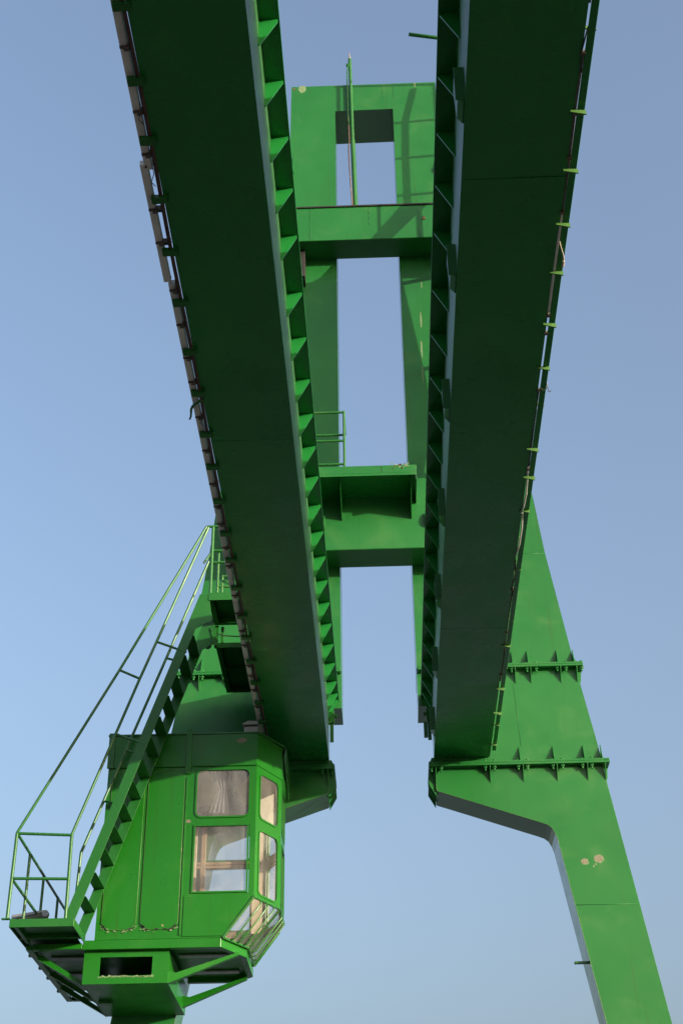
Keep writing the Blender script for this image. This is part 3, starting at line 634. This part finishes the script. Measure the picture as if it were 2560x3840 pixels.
part('seat', MB().box(-2.75, -2.35, 18.9, 19.3, 7.22, 7.32).box(-2.73, -2.37, 19.27, 19.34, 7.32, 7.62), BLACK, oc, 0.03)
part('seat_post', MB().tube((-2.55, 19.1, 6.886), (-2.55, 19.1, 7.22), .05, 12), BLACK, oc)
cm = MB(); nn = 40
cv = [(-2.42+.70*i/nn+0, 18.42+.012*sin(i*1.3)+.0, z) for z in (9.29, 8.95, 8.62) for i in range(nn+1)]
cv = [((x-(-2.15))*(1.0 if z > 9.2 else .35 if z < 8.97 and z > 8.7 else .75)+(-2.15), y, z) for x, y, z in cv]
cm.add(cv, [(k*(nn+1)+i, k*(nn+1)+i+1, (k+1)*(nn+1)+i+1, (k+1)*(nn+1)+i) for k in range(2) for i in range(nn)])
part('curtain', cm, CURT, oc, smooth=True)
part('sunlit_patch', MB().slab([(-1.715, 18.30, 8.46), (-1.50, 18.69, 8.46), (-1.50, 18.69, 8.98), (-1.715, 18.30, 8.72)], (-.012, .007, 0)), SUNLIT, oc)  # cream panel added behind the pane, standing in for sunlit wall and ceiling
part('control_desk', MB().prism([(18.6, 6.89), (19.0, 6.89), (19.0, 7.30), (18.8, 7.38), (18.6, 7.28)], 'x', -2.9, -2.76), WOOD, oc, 0.01)
# lamp box on the roof
lb = thing('junction_box', 'small cream box with a pitched lid on the cabin roof against the girder', 'electrical box', (-1.89, 19.2, 9.70))
part('body', MB().box(-1.985, -1.78, 19.12, 19.30, 9.7005, 10.20), CREAM, lb, 0.006)
part('lid', MB().prism([(-2.01, 10.215), (-1.77, 10.215), (-1.77, 10.27), (-1.93, 10.28), (-2.01, 10.235)], 'y', 19.09, 19.32), CREAM, lb, 0.004)
part('edge_seal', MB().box(-1.99, -1.775, 19.115, 19.305, 10.201, 10.213), BLACK, lb)
part('cable_loop', MB().pipe([(-1.80, 19.11, 10.05), (-1.77, 19.09, 10.10), (-1.74, 19.10, 10.06), (-1.76, 19.11, 10.0)], .006, 6), BLACK, lb, smooth=True)

# ------------------------------------------------------------------ cabin landing and its railing
ld = thing('cabin_landing', 'green plate landing beside the cabin at the foot of the steep stair', 'landing', (-4.28, 17.8, 6.82))
part('fascia', MB().box(-4.655, -3.852, 17.437, 17.449, 6.822, 6.925), STAIR, ld, 0.003)
part('fascia', MB().box(-3.864, -3.852, 17.4495, 18.195, 6.822, 6.925), STAIR, ld, 0.003)
part('fascia', MB().box(-4.655, -4.643, 17.4495, 20.75, 6.822, 6.925), STAIR, ld, 0.003)
part('deck_plate', MB().box(-4.642, -3.865, 17.4495, 18.195, 6.880, 6.890), STAIR, ld)
part('deck_plate', MB().box(-4.642, -3.95, 18.196, 20.75, 6.880, 6.890), STAIR, ld)
part('joist', MB().box(-4.60, -4.55, 17.46, 18.16, 6.824, 6.879), STAIR, ld, 0.003)
part('joist', MB().box(-4.642, -3.865, 17.95, 17.99, 6.830, 6.879), STAIR, ld, 0.003)
part('toe_lip', MB().box(-4.76, -4.655, 17.43, 17.48, 6.925, 6.94), STAIR, ld)
gl = thing('guard_railing', 'green tube railing round the landing left of the cabin', 'railing', (-4.69, 17.45, 6.926), 'guard railings')
XR = -4.695; R_ = .0215; YP = 17.46
ZP = 8.045
def tb(name, p, q, r, parent): return part(name, MB().tube(p, q, r, 12), TUBE, parent, smooth='auto')
tb('post', (XR, YP, 6.925), (XR, YP, ZP), R_, gl); tb('post', (-3.965, YP, 6.926), (-3.985, YP, 8.01), R_, gl)
tb('rail', (XR, YP, ZP-.005), (-3.985, YP, 8.0), .019, gl); tb('rail', (XR, YP, 7.448), (-3.975, YP, 7.428), .019, gl)
tb('rail', (XR, YP, ZP), (XR-.03, 20.70, ZP), .019, gl); tb('rail', (XR, YP, 7.445), (XR, 20.70, 7.445), .019, gl)
for y in (18.28, 19.15, 20.10, 20.68): tb('post', (XR-.01, y, 6.925), (XR-.015, y, ZP), .019, gl)
tb('rail', (-4.69, 20.68, 7.44), (-3.9, 20.68, 7.44), .019, gl); tb('rail', (-4.69, 20.68, 6.96), (-3.55, 20.68, 6.96), .019, gl)
fl_ = thing('floodlight', 'grey flat floodlight lying at the far left edge of the landing', 'floodlight', (-4.85, 18.95, 7.39))
part('housing', MB().slab([(-5.03, 18.9, 7.365), (-4.60, 18.9, 7.455), (-4.60, 18.9, 7.49), (-5.03, 18.9, 7.43)], (0, .30, 0)), GREY, fl_, 0.008)
part('lens', MB().slab([(-5.02, 18.92, 7.36), (-4.62, 18.92, 7.443), (-4.62, 19.18, 7.443), (-5.02, 19.18, 7.36)], (0, 0, -.005)), CREAM, fl_)
part('hinge_disc', MB().tube((-4.575, 18.89, 7.44), (-4.575, 18.96, 7.44), .045, 16), GREY, fl_, smooth='auto')
part('mounting', MB().box(-4.60, -4.55, 18.96, 19.0, 6.891, 7.45), GREY, fl_)

# ------------------------------------------------------------------ steep stair
st = thing('steep_stair', 'steep green ship stair with plate stringers and tube handrails in front of the cabin', 'stair', (-3.9, 17.8, 6.89))
sl = .3270
def sx(z): return -3.952 + (z-7.016)*sl            # left edge of the front stringer
wS = .142
for y, zt_ in ((YP-.006, 11.49), (18.10, 11.49)):
    o_ = 0 if y < 18 else .015
    zlo, zk = 6.892, 10.95
    pts = [(sx(zlo)+o_, zlo), (sx(zlo)+wS+o_, zlo), (sx(zk)+wS+o_, zk), (-2.300, 11.06), (-2.345, 11.36), (-2.365, zt_), (sx(zt_)+o_, zt_)]
    part('stringer', MB().prism(pts, 'y', y-.006, y+.006), STAIR, st, 0.002)
tm = MB().prism([(-.052, -.004), (.088, -.004), (.088, .002), (-.052, .002)], 'y', YP+.001, 18.093).prism([(-.058, .05), (-.052, .05), (-.052, -.004), (-.058, -.004)], 'y', YP+.001, 18.093)
tme = tm.mesh('tread', STAIR)
for i in range(13):
    z = 7.20+i*.3035
    o = bpy.data.objects.new('tread', tme); COL.objects.link(o); o.parent = st; o.location = Vector((sx(z)+wS*.5, 0, z))-st.location
def pl(name, pts, r=.019): return part(name, MB().pipe(pts, r, 12), TUBE, st, smooth='auto')
pl('handrail', [(-4.695, YP, 8.05), (-3.541, YP, 10.345), (-2.44, YP, 12.625)])
pl('handrail', [(-3.985, YP, 8.01), (-3.264, YP, 10.18), (-2.415, YP, 12.605)])
hz = lambda z: 1.6+(z-1.6)*1.0367; hx = lambda x: .035+(x-.035)*1.0367
pl('handrail', [(hx(-3.862), 18.10, hz(7.10)), (hx(-3.845), 18.10, hz(7.767)), (hx(-2.389), 18.10, hz(12.03))])
tb('tie', (-3.541, YP, 10.335), (-3.264, YP, 10.20), .017, st)
tb('tie', (-3.053, YP, 10.755), (-2.640, YP, 10.585), .017, st)
tb('tie', (-3.516, YP, 9.385), (-3.131, YP, 9.235), .017, st)
tb('tie', (hx(-2.91), 18.10, hz(10.50)), (hx(-2.78), 18.10, hz(10.46)), .017, st)
tb('tie', (hx(-3.37), 18.10, hz(9.15)), (hx(-3.24), 18.10, hz(9.11)), .017, st)
tb('tie', (hx(-3.60), 18.10, hz(8.45)), (hx(-3.50), 18.10, hz(8.42)), .017, st)

# ------------------------------------------------------------------ upper landing, its railing, and the lower walkway
ul = thing('upper_landing', 'green framed landing at the stair top beside the left girder', 'landing', (-2.0, 17.8, 11.38))
def tray(t, x0, x1, y0, y1, z0, z1, mat=STAIR):
    part('fascia', MB().box(x0, x1, y0, y0+.012, z0, z1), mat, t, 0.003)
    part('fascia', MB().box(x0, x0+.07, y0+.0125, y1-.0125, z0, z0+.010).box(x0, x0+.012, y0+.0125, y1-.0125, z0+.0105, z1), mat, t, 0.002)
    part('fascia', MB().box(x0, x1, y1-.012, y1, z0, z1).box(x0+.0125, x1, y1-.07, y1-.0125, z0+.0005, z0+.009), mat, t, 0.002)
    part('deck_plate', MB().box(x0+.013, x1, y0+.013, y1-.013, z1-.012, z1-.002), mat, t)
tray(ul, -2.365, -1.64, 17.437, 18.19, 11.382, 11.505)
wp = thing('walkway_platform', 'lower green walkway tray with a dark underside between stair top and left leg', 'walkway', (-2.0, 18.9, 11.0))
tray(wp, -2.330, -1.64, 18.20, 19.70, 11.022, 11.103)
part('joist', MB().box(-2.26, -1.64, 18.93, 18.97, 11.03, 11.09), STAIR, wp)
part('hanger', MB().box(-2.40, -2.30, 18.195, 18.199, 11.104, 11.38), STAIR, wp)
part('hanger', MB().box(-2.28, -2.235, 18.30, 18.345, 11.104, 11.42), STAIR, wp, 0.003)
part('shade_box', MB().box(-1.634, -1.45, -7, 19.97, 10.996, 11.295), GIRD, GL)  # unseen box along the girder top, added to shade the left leg
bl = thing('bulkhead_lamp', 'small round whitish bulkhead lamp under the upper landing corner', 'lamp', (-2.44, 18.15, 11.05))
part('globe', MB().tube((-2.445, 18.10, 11.05), (-2.445, 18.16, 11.05), .035, 16, .055).tube((-2.445, 18.16, 11.05), (-2.445, 18.185, 11.05), .055, 16), GREY, bl, smooth='auto')
part('housing', MB().slab([(-2.42, 18.08, 11.29), (-2.385, 18.08, 11.29), (-2.305, 18.08, 11.0), (-2.345, 18.08, 11.0)], (0, .10, 0)), STAIR, bl, 0.004)
part('lead_cable', MB().pipe([(-2.40, 18.07, 11.24), (-2.25, 18.2, 11.22), (-1.95, 18.1, 11.14), (-1.72, 17.9, 11.08)], .008, 6), BLACK, bl, smooth=True)
ur = thing('guard_railing', 'green tube railing on the upper landing at the top of the stair', 'railing', (-2.35, 17.46, 11.505), 'guard railings')
tb('post', (-2.345, YP, 11.505), (-2.345, YP, 12.62), .022, ur)
tb('rail', (-2.43, YP, 12.62), (-1.55, YP, 12.62), .020, ur); tb('rail', (-2.345, YP, 12.01), (-1.55, YP, 12.01), .018, ur)
tb('post', (-2.340, 18.16, 11.505), (-2.340, 18.16, 12.60), .020, ur); tb('post', (-2.27, 18.16, 11.505), (-2.27, 18.16, 12.20), .018, ur)
tb('rail', (-2.43, 18.12, 12.61), (-1.6, 18.16, 12.61), .018, ur); tb('rail', (-2.26, 18.16, 12.185), (-1.6, 18.16, 12.185), .018, ur); tb('rail', (-2.33, 18.16, 12.01), (-1.6, 18.16, 12.01), .018, ur)
part('rail', MB().pipe([(hx(-2.46), 18.12, 12.40), (-2.47, 18.13, 12.55), (-2.43, 18.12, 12.61)], .018, 10), TUBE, ur, smooth='auto')
part('chain', MB().pipe([(-2.26, 18.14, 12.10), (-2.1, 18.14, 12.0), (-1.9, 18.14, 11.97), (-1.7, 18.14, 12.02)], .012, 8), TUBE, ur, smooth=True)

# ------------------------------------------------------------------ unseen shadow caster added beside the tower, above the right girder
le = thing('shadow_caster', 'unseen green landing, panel and hoops added to cast shadows on the tower', 'shadow caster', (2.2, 18.7, 15.0))
part('caster_panel', MB().box(1.29, 1.87, 18.20, 18.40, 15.0, 20.05), FRAME, le, 0.006)
part('stringer', MB().prism([(2.02, 20.048), (2.44, 20.048), (2.845, 17.27), (2.86, 16.6), (2.66, 15.46), (2.50, 15.46), (2.26, 17.5)], 'y', 18.70, 18.74), FRAME, le)  # added blade, cut to throw the slanted shadow on the right leg
part('caster_landing', MB().box(2.22, 2.67, 18.60, 19.995, 15.41, 15.455), FRAME, le)
part('caster_arm', MB().box(1.55, 1.65, 18.951, 19.995, 19.94, 20.045), FRAME, le)
part('caster_stile', MB().box(2.38, 2.43, 18.47, 18.52, 20.101, 21.30), TUBE, le)
part('caster_landing', MB().box(1.30, 3.45, 18.41, 18.95, 20.05, 20.10), FRAME, le)
part('caster_plate', MB().box(2.74, 3.40, 18.47, 18.482, 20.11, 20.52), FRAME, le)
part('stringer', MB().prism([(1.32, 20.102), (1.66, 20.102), (2.62, 21.25), (2.2, 21.35)], 'y', 18.46, 18.468), STAIR, le)  # added slanted plate that throws the diagonal shadow on the upper beam
for a, b in (((2.965, 18.5, 20.1), (2.97, 18.5, 23.2)), ((2.97, 18.5, 23.2), (3.0, 18.5, 24.25)), ((3.0, 18.5, 24.25), (3.2, 18.5, 25.2))):
    tb('caster_stile', a, b, .045, le)
for z in (22.18, 23.2, 24.22): tb('caster_hoop', (2.78, 18.5, z-.02), (3.62, 18.5, z+.045), .032, le)
tb('caster_hoop', (1.62, 18.5, 25.34), (3.62, 18.5, 25.31), .030, le)
for x in (1.62, 3.6): tb('caster_stile', (x, 18.52, 20.1), (x, 18.52, 25.32), .02, le)
for z in (15.6, 17.5, 19.6): part('caster_arm', MB().box(1.50, 1.58, 18.401, YF-.002, z, z+.08), FRAME, le)
part('caster_arm', MB().box(2.05, 2.13, 18.96, 19.06, 19.6, 20.045), FRAME, le) if False else None
